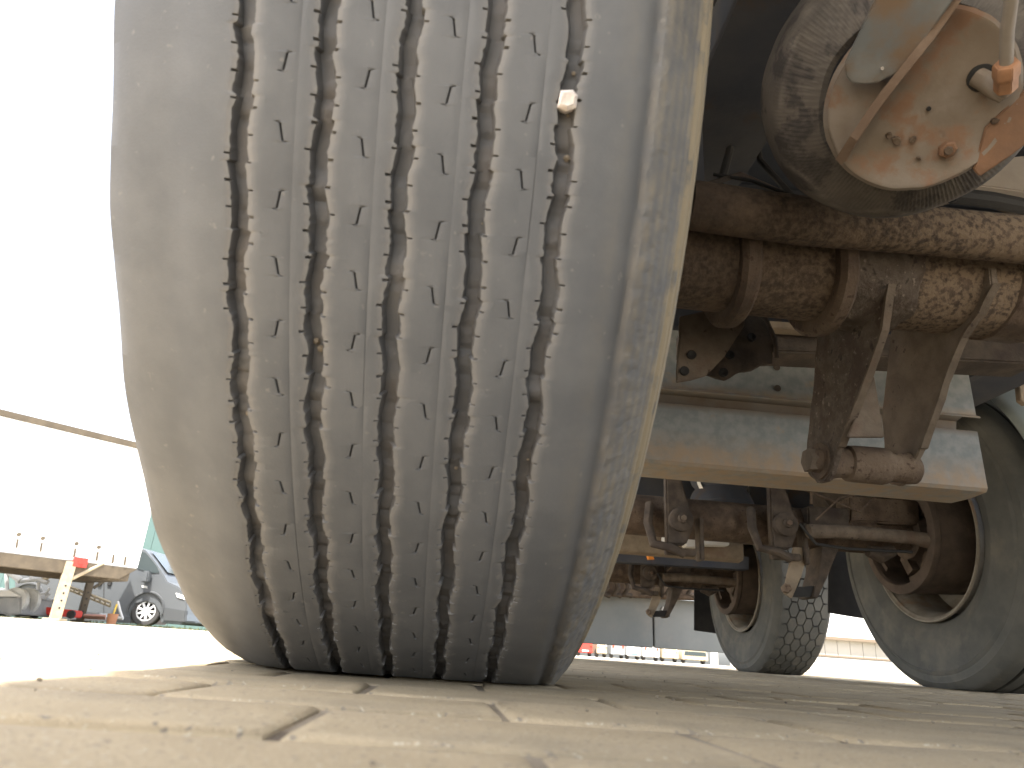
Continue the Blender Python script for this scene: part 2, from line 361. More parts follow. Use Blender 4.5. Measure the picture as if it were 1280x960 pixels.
    me.update(calc_edges=True)
    for nm, ix in (('groove', 2), ('edge', 3), ('mud', 4), ('recess_shade', 5)):
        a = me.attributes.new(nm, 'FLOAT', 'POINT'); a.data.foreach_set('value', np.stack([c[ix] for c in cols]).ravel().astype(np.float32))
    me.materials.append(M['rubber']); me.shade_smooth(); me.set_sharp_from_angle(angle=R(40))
    # make sure faces point outward
    if me.polygons[len(q)//3].normal.dot(Vector(me.polygons[len(q)//3].center)) < 0: me.flip_normals()
    o = bpy.data.objects.new('tyre', me); COL.objects.link(o); o.parent = T; o.location = Vector((TX, 0, ZC))-T.location
    o['label'] = 'very large worn truck tyre with five zigzag grooves standing on the paving'
    return o
tyre1 = big_tyre()
def rim_parts(cx, parent, side):     # side = +1: inner face looks to -X
    s = side
    r = MB(); r.lathe([(-s*.150, .276), (-s*.155, .290), (-s*.150, .296), (-s*.142, .294), (-s*.140, .278), (-s*.10, .262), (-s*.02, .258), (s*.10, .262), (s*.145, .28), (s*.15, .296)], (cx, 0, 0), (1, 0, 0), 72)
    return r
st = MB(); 
pc = at(709, 125, -.3); 
th_ = None
# stone wedged in the fourth groove, sitting on the tyre surface at that height
zz = pc.z
for _ in range(20):
    yy = -math.sqrt(max(0, (RT-.0005)**2-(zz-ZC)**2)); pc = at(709, 125, yy); zz = pc.z
nrm = Vector((0, pc.y, pc.z-ZC)).normalized(); tg = Vector((1, 0, 0)); bt = nrm.cross(tg)
V = []
for k, (a, b) in enumerate(((-1, -.9), (.1, -1.15), (1.05, -.7), (1.1, .55), (.5, 1.1), (-.8, .9))): V.append((a, b))
sr = .0043
pts = [pc+tg*(a*sr)+bt*(b*sr)-nrm*.007 for a, b in V]+[pc+tg*(a*sr*1.05)+bt*(b*sr*1.05)+nrm*.0002 for a, b in V]+[pc+tg*(a*sr*.7-.0003)+bt*(b*sr*.66)+nrm*(.0018+.0006*(i % 2)) for i, (a, b) in enumerate(V)]
st.add(pts, [(0, 1, 2, 3, 4, 5)]+[(L*6+k, L*6+(k+1) % 6, L*6+6+(k+1) % 6, L*6+6+k) for L in range(2) for k in range(6)]+[(12, 13, 14), (14, 15, 16), (16, 17, 12), (12, 14, 16)])
o = st.build('stone', 'stone', smooth=0, orig=pc); tag(o, 'small whitish stone wedged in the rightmost zigzag groove of the big tyre', 'stone')

gt = MB()
for k in range(46):
    gi = random.choice((0, 0, 1, 2, 3, 4, 4)); a = random.uniform(-.85, 1.15); rr = random.choice((.0008, .0011, .0014, .0019))
    q = Vector((TX+(gi-2)*.0391+random.uniform(-.0022, .0026), -(RT-.0072)*math.cos(a), ZC+(RT-.0072)*math.sin(a)))
    gt.lathe([(-rr, 0), (-rr*.5, rr*.9), (rr*.4, rr), (rr*.9, rr*.4), (rr, 0)], q, (random.uniform(-1, 1), -1, random.uniform(-1, 1)), 6)
o = gt.build('tread_grit', 'sand', smooth=0); o['kind'] = 'stuff'; tag(o, 'tiny crumbs of grit caught in the grooves of the big tyre', 'grit')
# rim, drum of the near wheel (mostly hidden)
r = MB(); r.lathe([(-.13, .292), (-.12, .27), (.12, .27), (.128, .292), (.132, .30)], (TX, 0, ZC), (1, 0, 0), 64); r.build('rim', 'rimw', tyre1)
r = MB(); r.lathe([(0, .05), (0, .2), (.14, .2), (.14, .17), (.02, .17), (.02, .05)], (TX+.02, 0, ZC), (1, 0, 0), 48); r.build('brake_drum', 'drum', tyre1)

# ------------------------------------------------------------------ near axle group
ax = MB(); ax.lathe([(0, 0), (0, .066), (1.75, .066), (1.75, 0)], (-.93, 0, .502), (1, 0, 0), 48)
dirtf = lambda v: min(1, max(.05, (v.x+.78)/.40))*(1 if v.z < .56 else .6)
axle = ax.build('axle', 'crater', T, sub=.03, rough=.0008, attr={'dirt': dirtf})
for (pt, pb_, sl_) in (((935, 300), (888, 388), .012), ((1062, 312), (1008, 400), .012)):
    x0 = at(*pb_, -.03).x+.035
    b = MB(); b.lathe([(-.011, .062), (-.0125, .076), (-.007, .082), (.006, .082), (.0115, .077), (.011, .062)], (x0, 0, .498), (1, .05, .12), 40)
    b.build('clamp_ring', 'rust', axle, rough=.0008, sub=.02)
b = MB(); b.lathe([(0, .064), (.004, .071), (.05, .073), (.085, .071), (.09, .064)], (-.545, 0, .50), (1, 0, 0), 60)
b.build('weld_crust', 'crust', axle, rough=.005, sub=.012)
b = MB(); b.lathe([(0, .064), (.003, .069), (.05, .069), (.055, .064)], (-.335, 0, .502), (1, 0, 0), 40)
b.build('weld_crust', 'rust', axle, rough=.002, sub=.015)
# upper cross tube
ut = MB(); ut.tube([at(860, 256, -.1), at(1000, 276, -.1), at(1140, 287, -.1), at(1310, 303, -.1), at(1500, 320, -.1)], .0275, 28)
ut.build('cross_tube', 'crater', T, rough=.0004, sub=.03, attr={'dirt': dirtf})
# brackets hanging below the axle
def hang(name, pix, X, th, m='arm'):
    b = MB(); b.prism([atX(px, py, X) for px, py in pix], (th, 0, 0)); return b.build(name, m, axle, bevel=.0015, rough=.0016, sub=.014)
A_ = [(1108, 325), (1118, 351), (1109, 415), (1094, 459), (1074, 512), (1055, 560), (1046, 592), (1040, 603), (1028, 604), (1018, 594), (1015, 562), (1019, 529), (1024, 481), (1028, 430), (1030, 398), (1060, 372), (1085, 340)]
hang('hanger_bracket', A_, -.492, -.009, 'crust')
B_ = [(1246, 335), (1248, 357), (1228, 395), (1207, 425), (1191, 463), (1172, 520), (1157, 562), (1150, 582), (1142, 600), (1130, 608), (1116, 604), (1112, 592), (1112, 555), (1110, 512), (1116, 462), (1122, 405), (1170, 385), (1215, 350)]
hang('hanger_bracket', B_, -.372, -.009, 'arm')
b = MB(); b.prism([at(1093, 470, .05), at(1106, 546, .05), at(1060, 546, .05), at(1078, 500, .05)], (0, .006, 0)); b.build('web_plate', 'arm', axle, bevel=.001)
# flanged front edges
for P_, X in (([(1118, 351), (1109, 415), (1094, 459), (1074, 512), (1055, 560)], -.492), ([(1248, 357), (1228, 395), (1207, 425), (1191, 463), (1172, 520), (1157, 562)], -.372)):
    b = MB()
    for i in range(len(P_)-1):
        a0, a1 = atX(*P_[i], X), atX(*P_[i+1], X); b.prism([a0, a1, a1+Vector((0, -.005, 0)), a0+Vector((0, -.005, 0))], (-.0095, 0, 0))
    b.build('bracket_flange', 'arm', axle, rough=.0012, sub=.015)
# bushing and bolt
c = atX(1034, 577, -.492); c2 = Vector((-.35, c.y, c.z+.002)); 
b = MB(); b.lathe([(-.026, 0), (-.026, .012), (-.018, .016), (-.012, .016), (-.012, .025), (0, .025), (.010, .022), (.018, .020), (.026, .020), (.028, .024), (.036, .025), (.076, .025), (.082, .0235), (.084, .020), (.104, .020), (.108, .022), (.122, .020), (.128, .012), (.128, 0)], c, (1, 0, 0), 32)
b.build('bushing', 'rust', axle, rough=.0008, sub=.02)
b = MB(); hexnut(b, c+Vector((-.018, 0, 0)), (-1, 0, 0), .016, .012); b.build('bolt', 'arm', axle, rough=.001)

# ---- air spring
B = at(1123, 108, -.27); Pc = at(1148, 128, -.333); axd = (Pc-B).normalized()
Ln = (Pc-B).length
KB = .775; BS = 1.06*KB
prof = [(-.235, .07), (-.228, .11), (-.205, .134), (-.175, .141), (-.145, .136), (-.12, .12), (-.108, .105), (-.10, .112), (-.085, .126), (-.06, .137), (-.03, .1435), (0, .145), (.025, .142), (.05, .134), (.064, .127)]
prof += [(.064+.0035*i, .127-.0034*i-.00012*i*i) for i in range(1, 9)]+[(.094, .086), (.088, .08)]
prof = [(t*KB, r*BS) for t, r in prof]
def ribs(t, r, a):
    q = r
    if .06 < t/KB < .095 and r > .09*KB: q += .0007*abs(math.sin(a*95))**.6
    return q+.0006*math.sin(a*7+t*40)
b = MB(); b.lathe(prof, B, axd, 570, fn=ribs)
def scuff(v):
    d = v-B; t = d.dot(axd); rr = (d-axd*t).length; a = math.atan2(d.z, d.x)
    band = max(0, 1-abs(rr-.135*KB-.004*math.sin(a*9))/.003)*(t > .02*KB)
    rib = .55*(abs(math.sin(a*95)) > .6)*(.06*KB < t)*(rr > .09*KB)
    return max(band*(.5+.5*noise.noise(v*60)), rib*.4*(rr < .132*KB))
bag = b.build('air_spring', 'bag', T, smooth=50, attr={'scuff': scuff})
pr = .0875*KB
b = MB(); b.lathe([(-.012, .06), (-.014, pr-.004), (-.010, pr), (.002, pr+.001), (.006, pr-.002), (.006, pr-.005), (.0035, pr-.010), (.004, .04), (.0045, 0)], Pc, axd, 96)
ep = b.build('end_plate', 'plate', bag, rough=.0006)
PL = lambda px, py, h=0.: atP(px, py, Pc+axd*(.006+h), axd)
# orange rusty tongue of the plate going to the right
b = MB(); b.prism([PL(1216, 212), PL(1232, 160), PL(1275, 118), PL(1310, 95), PL(1320, 160), PL(1283, 180), PL(1262, 196), PL(1224, 220)], axd*-.008); b.build('plate_tongue', 'orange', bag, bevel=.001, rough=.0008, sub=.01)
# hole, fitting, bolts, weld blobs
def disc(px, py, r, h, m, name, seg=20, ax_=None, rgh=0): 
    b = MB(); r *= .82; b.lathe([(-.004, 0), (-.004, r), (h*.7, r*.96), (h, r*.75), (h, 0)], PL(px, py), ax_ or axd, seg); return b.build(name, m, bag, rough=rgh)
disc(1228, 98, .0125, .0005, 'black', 'hole_disc', rgh=.0008)  # black disc painted as the dark of a hole
disc(1184, 187, .0085, .005, 'orange', 'bolt', 7, rgh=.0012)
disc(1184, 187, .0045, .0085, 'rust', 'bolt', 6, rgh=.0008)
for px, py, r in ((1122, 176, .004), (1113, 171, .003), (1142, 174, .003), (1148, 198, .002), (1244, 152, .003)): disc(px, py, r, .0025, 'rust', 'weld_spatter', 9, rgh=.0022)
disc(1161, 136, .0022, .001, 'black', 'drain_hole', 10)
fb = MB(); fb.tube([PL(1222, 96), PL(1236, 104, .006), PL(1249, 116, .012), PL(1256, 124, .014)], [.0075, .008, .0066, .0045], 12); fb.build('hose_elbow', 'plate', bag, rough=.0012, sub=.01)
n0, n1 = PL(1257, 112, .02), PL(1258, 78, .03); b = MB(); L_ = (n1-n0).length; b.lathe([(0, 0), (0, .0078), (L_*.45, .0078), (L_*.5, .0088), (L_*.9, .0088), (L_, .0074), (L_, 0)], n0, n1-n0, 6); b.build('hose_nut', 'copper', bag, bevel=.0006)
b = MB(); b.tube([n1-(n1-n0)*.1, PL(1259, 40, .042), PL(1264, 0, .055), PL(1272, -60, .07), PL(1285, -200, .1)], .0043, 14); b.build('air_hose', 'hose', bag)
# clamp arm across the plate: sloping web, folded foot and a rusty flange along its right edge
h0 = .010
web = [PL(1055, 80, .022), PL(1058, 96, .020), PL(1064, 104, .018), PL(1084, 106, .018), PL(1098, 103, .020), PL(1128, 88, .022), PL(1160, 46, .03), PL(1205, -20, .04), PL(1250, -90, .05), PL(1160, -120, .05), PL(1100, -14, .035)]
b = MB(); b.prism(web, axd*-.004); b.build('clamp_arm', 'strap', bag, bevel=.0012, sub=.02, rough=.0005)
foot = [PL(1056, 84, .001), PL(1040, 112, .001), PL(1034, 134, .001), PL(1035, 160, .001), PL(1043, 184, .001), PL(1050, 198, .001), PL(1056, 203, .001), PL(1075, 172, .001), PL(1096, 133, .001), PL(1112, 104, .001), PL(1090, 96, .001)]
b = MB(); b.prism(foot, axd*.0035); b.build('clamp_foot', 'plate', bag, bevel=.001, rough=.0005, sub=.012)
fl0 = [(1053, 206), (1072, 176), (1095, 141), (1112, 118), (1136, 88), (1170, 46), (1210, -12), (1262, -90)]
b = MB()
for i in range(len(fl0)-1):
    ha, hb = .020+.002*i, .022+.002*i
    if i == 0: ha = .006
    q0, q1 = fl0[i], fl0[i+1]
    b.add([PL(*q0, .0), PL(*q1, .0), PL(*q1, hb), PL(*q0, ha), PL(q0[0]-9, q0[1]-6, 0.), PL(q1[0]-9, q1[1]-6, 0.), PL(q1[0]-9, q1[1]-6, hb), PL(q0[0]-9, q0[1]-6, ha)],
          [(0, 1, 2, 3), (7, 6, 5, 4), (3, 2, 6, 7), (0, 4, 5, 1), (0, 3, 7, 4), (1, 5, 6, 2)])
b.build('clamp_flange', 'strap_edge', bag, rough=.0005)
disc(1098, 82, .0018, .0255, 'pale', 'rivet', 10)

# ---- chassis above
b = MB(); b.box((-.085, 1.3, 1.20), (2.49, 8.6, .06)); b.build('floor', 'under', T)
b = MB(); b.box((-.085, 1.3, 2.62), (2.49, 8.6, 2.77)); b.build('cargo_body', 'box', T)
for xr in (-.62, .46):
    b = MB(); b.box((xr, 1.3, .99), (.012, 8.5, .36)); b.box((xr, 1.3, .805), (.14, 8.5, .014)); b.box((xr, 1.3, 1.163), (.14, 8.5, .012)); b.build('chassis_rail', 'dark', T)
for k in range(12):
    b = MB(); b.box((-.085, -2.4+k*.62, 1.115), (2.3, .05, .10)); b.build('cross_member_or_fill', 'dark', T)
for yy, zz_, hh in ((2.15, .80, .34), (3.0, .86, .26), (3.75, .82, .34), (4.6, .85, .3)):  # dark boxes added to close bright sky gaps under the chassis
    b = MB(); b.box((-.02, yy, zz_), (1.25, .14, hh)); b.build('cross_member_or_fill', 'dark', T, bevel=.01)
b = MB(); b.lathe([(0, 0), (.01, .08), (.05, .115), (.75, .115), (.79, .08), (.80, 0)], (-.42, 2.6, .80), (1, 0, 0), 32); b.build('filler_cylinder', 'dark', T)  # dark cylinder added to cover sky showing through
# hangers, valves, pipes in the gloom above the axle
b = MB(); b.box((-.70, .12, .72), (.02, .22, .30)); b.box((-.80, .12, .60), (.22, .20, .02)); b.build('spring_seat', 'dark', T, bevel=.004)
b = MB(); b.tube([at(880, 232, 0), at(925, 218, .02), at(975, 240, .05), at(1000, 250, .06)], .004, 8); b.build('brake_pipe', 'rust_dark', T)
b = MB(); b.tube([at(1190, 244, .05), at(1240, 250, .06), at(1300, 262, .08)], .012, 10); b.build('brake_pipe', 'black', T)
b = MB(); b.tube([at(1150, 262, .1), at(1210, 240, .12), at(1260, 262, .14), at(1320, 268, .16)], .007, 8); b.build('brake_pipe', 'rust_dark', T)
b = MB(); b.prism([at(1210, 200, .3), at(1330, 190, .3), at(1330, 246, .3), at(1218, 231, .3)], (0, .06, 0)); b.build('light_beam', 'pale', T, bevel=.003)
for P_, rr in (([at(915, 60, .25), at(925, 140, .2), at(905, 215, .1), at(890, 260, .05)], .006), ([at(960, 20, .3), at(940, 110, .25), at(950, 200, .2), at(990, 245, .15)], .005), ([at(892, 218, .02), at(940, 226, .0), at(1010, 252, -.02)], .0025)):
    b = MB(); b.tube(P_, rr, 8); b.build('air_line', 'black', T)
for px, py, Y_ in ((925, 140, .2), (941, 112, .25)):
    b = MB(); b.box(at(px, py, Y_), (.018, .016, .005)); b.build('cable_tie', 'pale', T)
b = MB(); b.lathe([(0, 0), (0, .05), (.09, .05), (.095, .042), (.12, .04), (.12, 0)], at(905, 180, .35), (0, 0, 1), 24); b.build('levelling_valve', 'dark', T)
# trailing arm and holed gusset left of the hangers
b = MB(); b.prism([at(850, 395, .12), at(937, 378, .12), at(930, 408, .12), at(905, 446, .12), at(882, 470, .12), at(846, 478, .12)], (0, .006, 0)); hp = b.build('gusset_plate', 'arm', T, bevel=.0012, rough=.0015, sub=.02)
for px, py in ((865, 443), (856, 463)):
    b = MB(); b.lathe([(-.004, 0), (-.004, .0065), (0, .0065), (.0005, .0055), (-.0015, 0)], at(px, py, .1165), (0, -1, 0), 18); b.build('hole_disc', 'black', hp)  # solid black insert painted as the dark inside a hole
b = MB(); b.prism([at(935, 392, .22), at(960, 398, .22), at(968, 420, .22), at(965, 452, .22), at(905, 474, .22), at(878, 466, .22), at(905, 430, .22)], (0, .006, 0)); hp2 = b.build('gusset_plate', 'rust_dark', T, bevel=.0012, rough=.004, sub=.015)
for px, py in ((940, 421), (913, 443), (905, 465)):
    b = MB(); b.lathe([(-.004, 0), (-.004, .007), (0, .007), (.0005, .006), (-.0015, 0)], at(px, py, .2155), (0, -1, 0), 18); b.build('hole_disc', 'black', hp2)  # black inserts again, for the darkness of the holes
b = MB(); b.tube([at(940, 384, .2), at(958, 400, .19), at(969, 425, .18), at(971, 448, .18)], .0035, 8); b.build('loose_wire', 'rust_dark', T)
# brown cross beams behind
b = MB(); b.prism([at(860, 402, .5), at(1300, 428, .5), at(1300, 455, .5), at(860, 434, .5)], (0, .08, 0)); b.build('cross_beam', 'rust_dark', T, bevel=.004, sub=.1)
b = MB(); b.prism([at(880, 395, .46), at(1100, 410, .46), at(1100, 418, .46), at(880, 404, .46)], (0, .03, 0)); b.build('cross_beam', 'tan', T, bevel=.002)
b = MB(); b.prism([at(1205, 418, .9), at(1300, 398, .9), at(1300, 448, .9), at(1225, 458, .9)], (0, .3, 0)); b.build('battery_box', 'dark', T, bevel=.004)
for q in (0, 1, 2):
    b = MB(); b.tube([at(1190+q*10, 440, .88), at(1240+q*14, 405, .88)], .003, 6); b.build('louvre_rib', 'zinc', T)
# ---- galvanised folded cross panel
def zat(px, py, Y): return at(px, py, Y).z
Yp = .80
def panel(Yp, left, segs, name, m, thick=.004, attr=None):
    # segs: list of (profile points [(dy,z)], right x)
    b = MB()
    for pts, xr in segs:
        n = len(pts); nx = 60
        for side, off in ((0, 0), (1, thick)):
            pass
        P2 = [(y, z) for y, z in pts]+[(y+thick, z) for y, z in reversed(pts)]
        V = []; 
        for i in range(nx+1):
            x = left+(xr-left)*i/nx
            V += [(x, Yp+y, z) for y, z in P2]
        k = len(P2)
        b.add(V, [(i*k+j, i*k+(j+1) % k, (i+1)*k+(j+1) % k, (i+1)*k+j) for i in range(nx) for j in range(k)]+[tuple(range(k)), tuple(range(nx*k, nx*k+k))])
    return b.build(name, m, T, attr=attr)
z_tt = zat(1000, 428, Yp); z_r = zat(960, 500, Yp); z_g = zat(960, 517, Yp); z_b = zat(960, 592, Yp)
x_t = at(1213, 480, Yp).x; x_n = at(1200, 528, Yp).x; x_l = at(1226, 580, Yp).x
def rustf(v):
    z = v.z; a = max(0, 1-abs(z-(z_r+.006))/.012)*1.0
    low = max(0, min(1, (z_b+.085-z)/.05))*.75
    return max(a, low)*(z < z_r+.05)
def fold_shade_at(v): return 1.0 if z_g-.001 < v.z < z_r-.002 else 0  # shade of the recessed fold, painted as a dark brown tone
ztop = [z_tt-i*(z_tt-z_r-.01)/8 for i in range(9)]
zl = [z_g-i*(z_g-z_b-.008)/9 for i in range(10)]
seg_t = [(0, z) for z in ztop]+[(-.012, z_r+.003), (-.013, z_r-.001)]
seg_g = [(-.012, z_r-.001), (.012, z_r-.006), (.018, z_g+.006), (-.006, z_g+.001)]
seg_l = [(-.006, z_g+.001)]+[(-.008, z) for z in zl]+[(-.002, z_b), (.05, z_b-.004), (.12, z_b-.002)]
galv = panel(Yp, -.95, [(seg_t, x_t), (seg_g, x_n), (seg_l, x_l)], 'galvanised_panel', 'galv', attr={'rust': rustf, 'fold_shade': fold_shade_at})
for px, py in ((971, 486), (970, 460)):
    b = MB(); b.lathe([(0, 0), (.004, .005), (.004, .0085), (.005, .0085), (.005, .0)], at(px, py, Yp), (0, -1, 0), 14); b.build('rivet_hole', 'rust_dark', galv)

# ------------------------------------------------------------------ far wheels and axles (built once at Y2, copied to Y3)
Y2 = 1.68; XC = .834
def prof_tyre(hw, detail=True):
    P = [(-.115, .292), (-.13, .30), (-.145, .325), (-.1535, .352), (-.1560, .357), (-.1560, .361), (-.1545, .364), (-.1595, .40), (-.160, .43), (-.1575, .448), (-.1575, .452), (-.1615, .456), (-.1595, .462), (-.1555, .468), (-.157, .474), (-.152, .485), (-.1525, .490), (-.148, .496), (-.138, .509), (-.129, .518), (-.122, .5215)]
    return P
def far_tyre(kind):
    P = prof_tyre(.16)
    if kind == 'rib':
        tr = []
        for i in range(4):
            c = (i-1.5)*.052
            tr += [(c-.007, .527), (c-.0055, .517), (c+.0055, .517), (c+.007, .527)]
        full = P+tr+[(-x, r) for x, r in reversed(P)]
    else: full = P+[(-.10, .519), (-.05, .5195), (0, .52), (.05, .5195), (.10, .519)]+[(-x, r) for x, r in reversed(P)]
    b = MB(); b.lathe(full, (XC, Y2, .508), (1, 0, 0), 144)
    for v in b.v:
        if v.z < .002: v.z = .002+(v.z-.002)*.02
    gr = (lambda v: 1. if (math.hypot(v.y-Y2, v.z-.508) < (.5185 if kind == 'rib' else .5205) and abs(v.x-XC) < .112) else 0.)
    o = b.build('tyre', 'rubber2', T, orig=Vector((XC, Y2, .508)), attr={'groove': gr}, smooth=40)
    if kind == 'hex':
        t = MB(); nrow = 42; ang = 2*math.pi/nrow
        for k in range(nrow):
            for j in range(6):
                xx = (j-2.5)*.0415; a = (k+(.5 if j % 2 else 0))*ang
                pts = [(-.0262, 0), (-.0132, .465), (.0132, .465), (.0262, 0), (.0132, -.465), (-.0132, -.465)]
                lo, hi = [], []
                for (dx, da) in pts:
                    aa = a+da*ang
                    def P3(r, k_=1.): 
                        X = XC+xx+dx*k_; A2 = a+da*ang*k_; dr = .004*((xx+dx)/.12)**2*2
                        z = .508+(r-dr)*math.sin(A2); return Vector((X, Y2-(r-dr)*math.cos(A2), max(z, .0015)))
                    lo.append(P3(.517)); hi.append(P3(.531, .95))
                t.add(lo+hi, [tuple(range(6, 12))]+[(i, (i+1) % 6, 6+(i+1) % 6, 6+i) for i in range(6)])
        t.build('tread_block', 'rubber2', o, smooth=30)
    r = MB(); r.lathe([(-.124, .280), (-.128, .287), (-.134, .2905), (-.134, .2945), (-.128, .297), (-.122, .294)], (XC-.018, Y2, .508), (1, 0, 0), 96); r.build('rim_lip', 'rimw', o)
    r = MB(); r.lathe([(-.145, .29), (-.13, .277), (-.10, .262), (-.03, .258), (.03, .262), (.06, .22), (.07, .12)], (XC, Y2, .508), (1, 0, 0), 96); r.build('rim', 'rimw', o)
    d = MB(); d.lathe([(.05, .19), (-.14, .200), (-.205, .201), (-.212, .207), (-.232, .207), (-.236, .200), (-.236, .178), (-.228, .172), (-.10, .170), (-.09, .05)], (XC, Y2, .508), (1, 0, 0), 80)
    d.build('brake_drum', 'drum', o, rough=.001)
    # brake back plate with shoe windows, hub
    h = MB(); h.lathe([(-.20, .05), (-.20, .085), (-.14, .09), (-.12, .06)], (XC, Y2, .508), (1, 0, 0), 40)
    for a0 in (20, 200): h.lathe([(-.215, .150), (-.215, .166), (-.10, .166), (-.10, .150), (-.215, .150)], (XC, Y2, .508), (1, 0, 0), 24, R(a0-65), R(a0+65))
    for a0 in (0, 60, 120, 180, 240, 300): h.box((XC-.16, Y2-math.cos(R(a0))*.11, .508+math.sin(R(a0))*.11), (.03, .07, .035), Matrix.Rotation(R(a0), 3, 'X'))
    h.build('brake_shoe', 'drum', o, rough=.001)
    s = MB(); s.lathe([(-.206, .17), (-.2, .2005)], (XC, Y2, .508), (1, 0, 0), 40)
    return o
w2 = far_tyre('rib')
w3 = far_tyre('hex'); w3.location.y += Y2
w2['label'] = 'large far tyre at the right with wide plain sidewall'; w3['label'] = 'rearmost tyre with a tread of hexagonal blocks'

def axle_group():
    b = MB(); b.lathe([(0, 0), (0, .071), (1.42, .071), (1.42, .055), (1.66, .05), (1.66, 0)], (-.93, Y2, .503), (1, 0, 0), 36); a = b.build('axle', 'rust', T, orig=Vector((0, Y2, .5)))
    for px, py0, py1, dx in ((838, 588, 680, 0), (968, 596, 690, 0)):
        c = at(px, 640, Y2-.12)
        # slack adjuster: lever down to a round boss
        t0 = at(px+2, py0-4, Y2-.14); t1 = at(px+12, 648 if px < 900 else 654, Y2-.14)
        b = MB(); b.prism([t0+Vector((-.022, 0, 0)), t0+Vector((.022, 0, 0)), t1+Vector((.042, 0, .02)), t1+Vector((.045, 0, -.03)), t1+Vector((.02, 0, -.085)), t1+Vector((-.045, 0, -.09)), t1+Vector((-.045, 0, 0))], (0, .035, 0)); b.build('brake_lever', 'rust_dark', a, bevel=.006)
        b = MB(); b.lathe([(-.01, 0), (-.01, .04), (.02, .04), (.026, .03), (.026, .016), (.04, .014), (.04, 0)], t1+Vector((0, 0, -.005)), (0, -1, 0), 18); b.build('lever_boss', 'rust_dark', a)
        b = MB(); hexnut(b, t1+Vector((0, -.035, -.005)), (0, -1, 0), .010, .01); b.build('bolt', 'arm', a)
        b = MB(); b.tube([t1+Vector((-.09, .05, .05)), t1+Vector((-.105, .02, -.02)), t1+Vector((-.09, 0, -.09)), t1+Vector((-.03, -.01, -.10)), t1+Vector((.01, 0, -.115))], .015, 10); b.build('spring_clip', 'rust_dark', a, rough=.004)
        b = MB(); b.box(t1+Vector((.0, .01, -.11)), (.10, .03, .022)); b.box(t1+Vector((.075, .03, -.06)), (.016, .05, .14)); b.build('clamp_plate', 'rust_dark', a, bevel=.003)
    # brake camshaft tube in front of the axle
    b = MB(); b.tube([at(1010, 664, Y2-.16), at(1045, 664, Y2-.16), at(1140, 672, Y2-.16), at(1160, 676, Y2-.16)], [.024, .024, .022, .026], 16); b.build('camshaft_tube', 'arm', a, rough=.001, sub=.03)
    b = MB(); b.tube([at(1000, 655, Y2-.2), at(1020, 680, Y2-.2), at(1060, 686, Y2-.2), at(1140, 690, Y2-.2)], .005, 6); b.build('brake_hose', 'black', a)
    b = MB(); b.tube([at(975, 600, Y2-.2), at(1030, 622, Y2-.18), at(1075, 640, Y2-.16), at(1115, 600, Y2-.1)], .004, 6); b.tube([at(1015, 600, Y2-.2), at(1014, 630, Y2-.2)], .005, 6); b.tube([at(1020, 650, Y2-.2), at(1050, 622, Y2-.2), at(1080, 616, Y2-.2)], .003, 6); b.build('brake_pipe', 'rust', a)
    # brake chamber and trailing arm box
    b = MB(); b.lathe([(-.10, .02), (-.10, .055), (-.05, .075), (-.01, .078), (0, .084), (.01, .078), (.05, .075), (.09, .05), (.09, 0)], at(1050, 615, Y2+.05), (.2, -1, .1), 24); b.build('brake_chamber', 'rust_dark', a)
    b = MB(); b.prism([at(1062, 620, Y2-.08), at(1150, 626, Y2-.08), at(1150, 656, Y2-.08), at(1062, 652, Y2-.08)], (0, .1, 0)); b.build('trailing_arm', 'rust', a, bevel=.006, sub=.06, rough=.002)
    b = MB(); b.prism([at(1010, 632, Y2-.1), at(1062, 636, Y2-.1), at(1062, 664, Y2-.1), at(1010, 660, Y2-.1)], (0, .1, 0)); b.build('trailing_arm', 'rust_dark', a, bevel=.006)
    b = MB(); b.tube([at(1085, 688, Y2-.1), at(1100, 694, Y2-.1), at(1116, 688, Y2-.1)], [.02, .028, .02], 12); b.build('bump_stop', 'rust_dark', a)
    # V plates below
    Yv = Y2-.12
    b = MB(); b.prism([at(992, 684, Yv), at(1012, 684, Yv), at(1002, 720, Yv), at(990, 748, Yv), at(980, 742, Yv), at(982, 728, Yv)], (0, .008, 0)); b.build('hanger_bracket', 'tan', a, bevel=.0015)
    b = MB(); b.prism([at(1028, 682, Yv+.02), at(1050, 682, Yv+.02), at(1034, 722, Yv+.02), at(1022, 748, Yv+.02), at(1016, 746, Yv+.02), at(1024, 716, Yv+.02)], (0, .10, 0)); b.build('hanger_bracket', 'rust_dark', a, bevel=.0015)
    b = MB(); b.prism([at(990, 734, Yv+.03), at(1024, 732, Yv+.03), at(1024, 746, Yv+.03), at(990, 746, Yv+.03)], (0, .03, 0)); b.build('cross_bolt', 'black', a)
    b = MB(); hexnut(b, at(982, 736, Yv), (-.3, -1, 0), .016, .03); b.build('bolt', 'rust', a)
    return a
a2 = axle_group()
a3 = dup(a2, (-.0, Y2, 0))

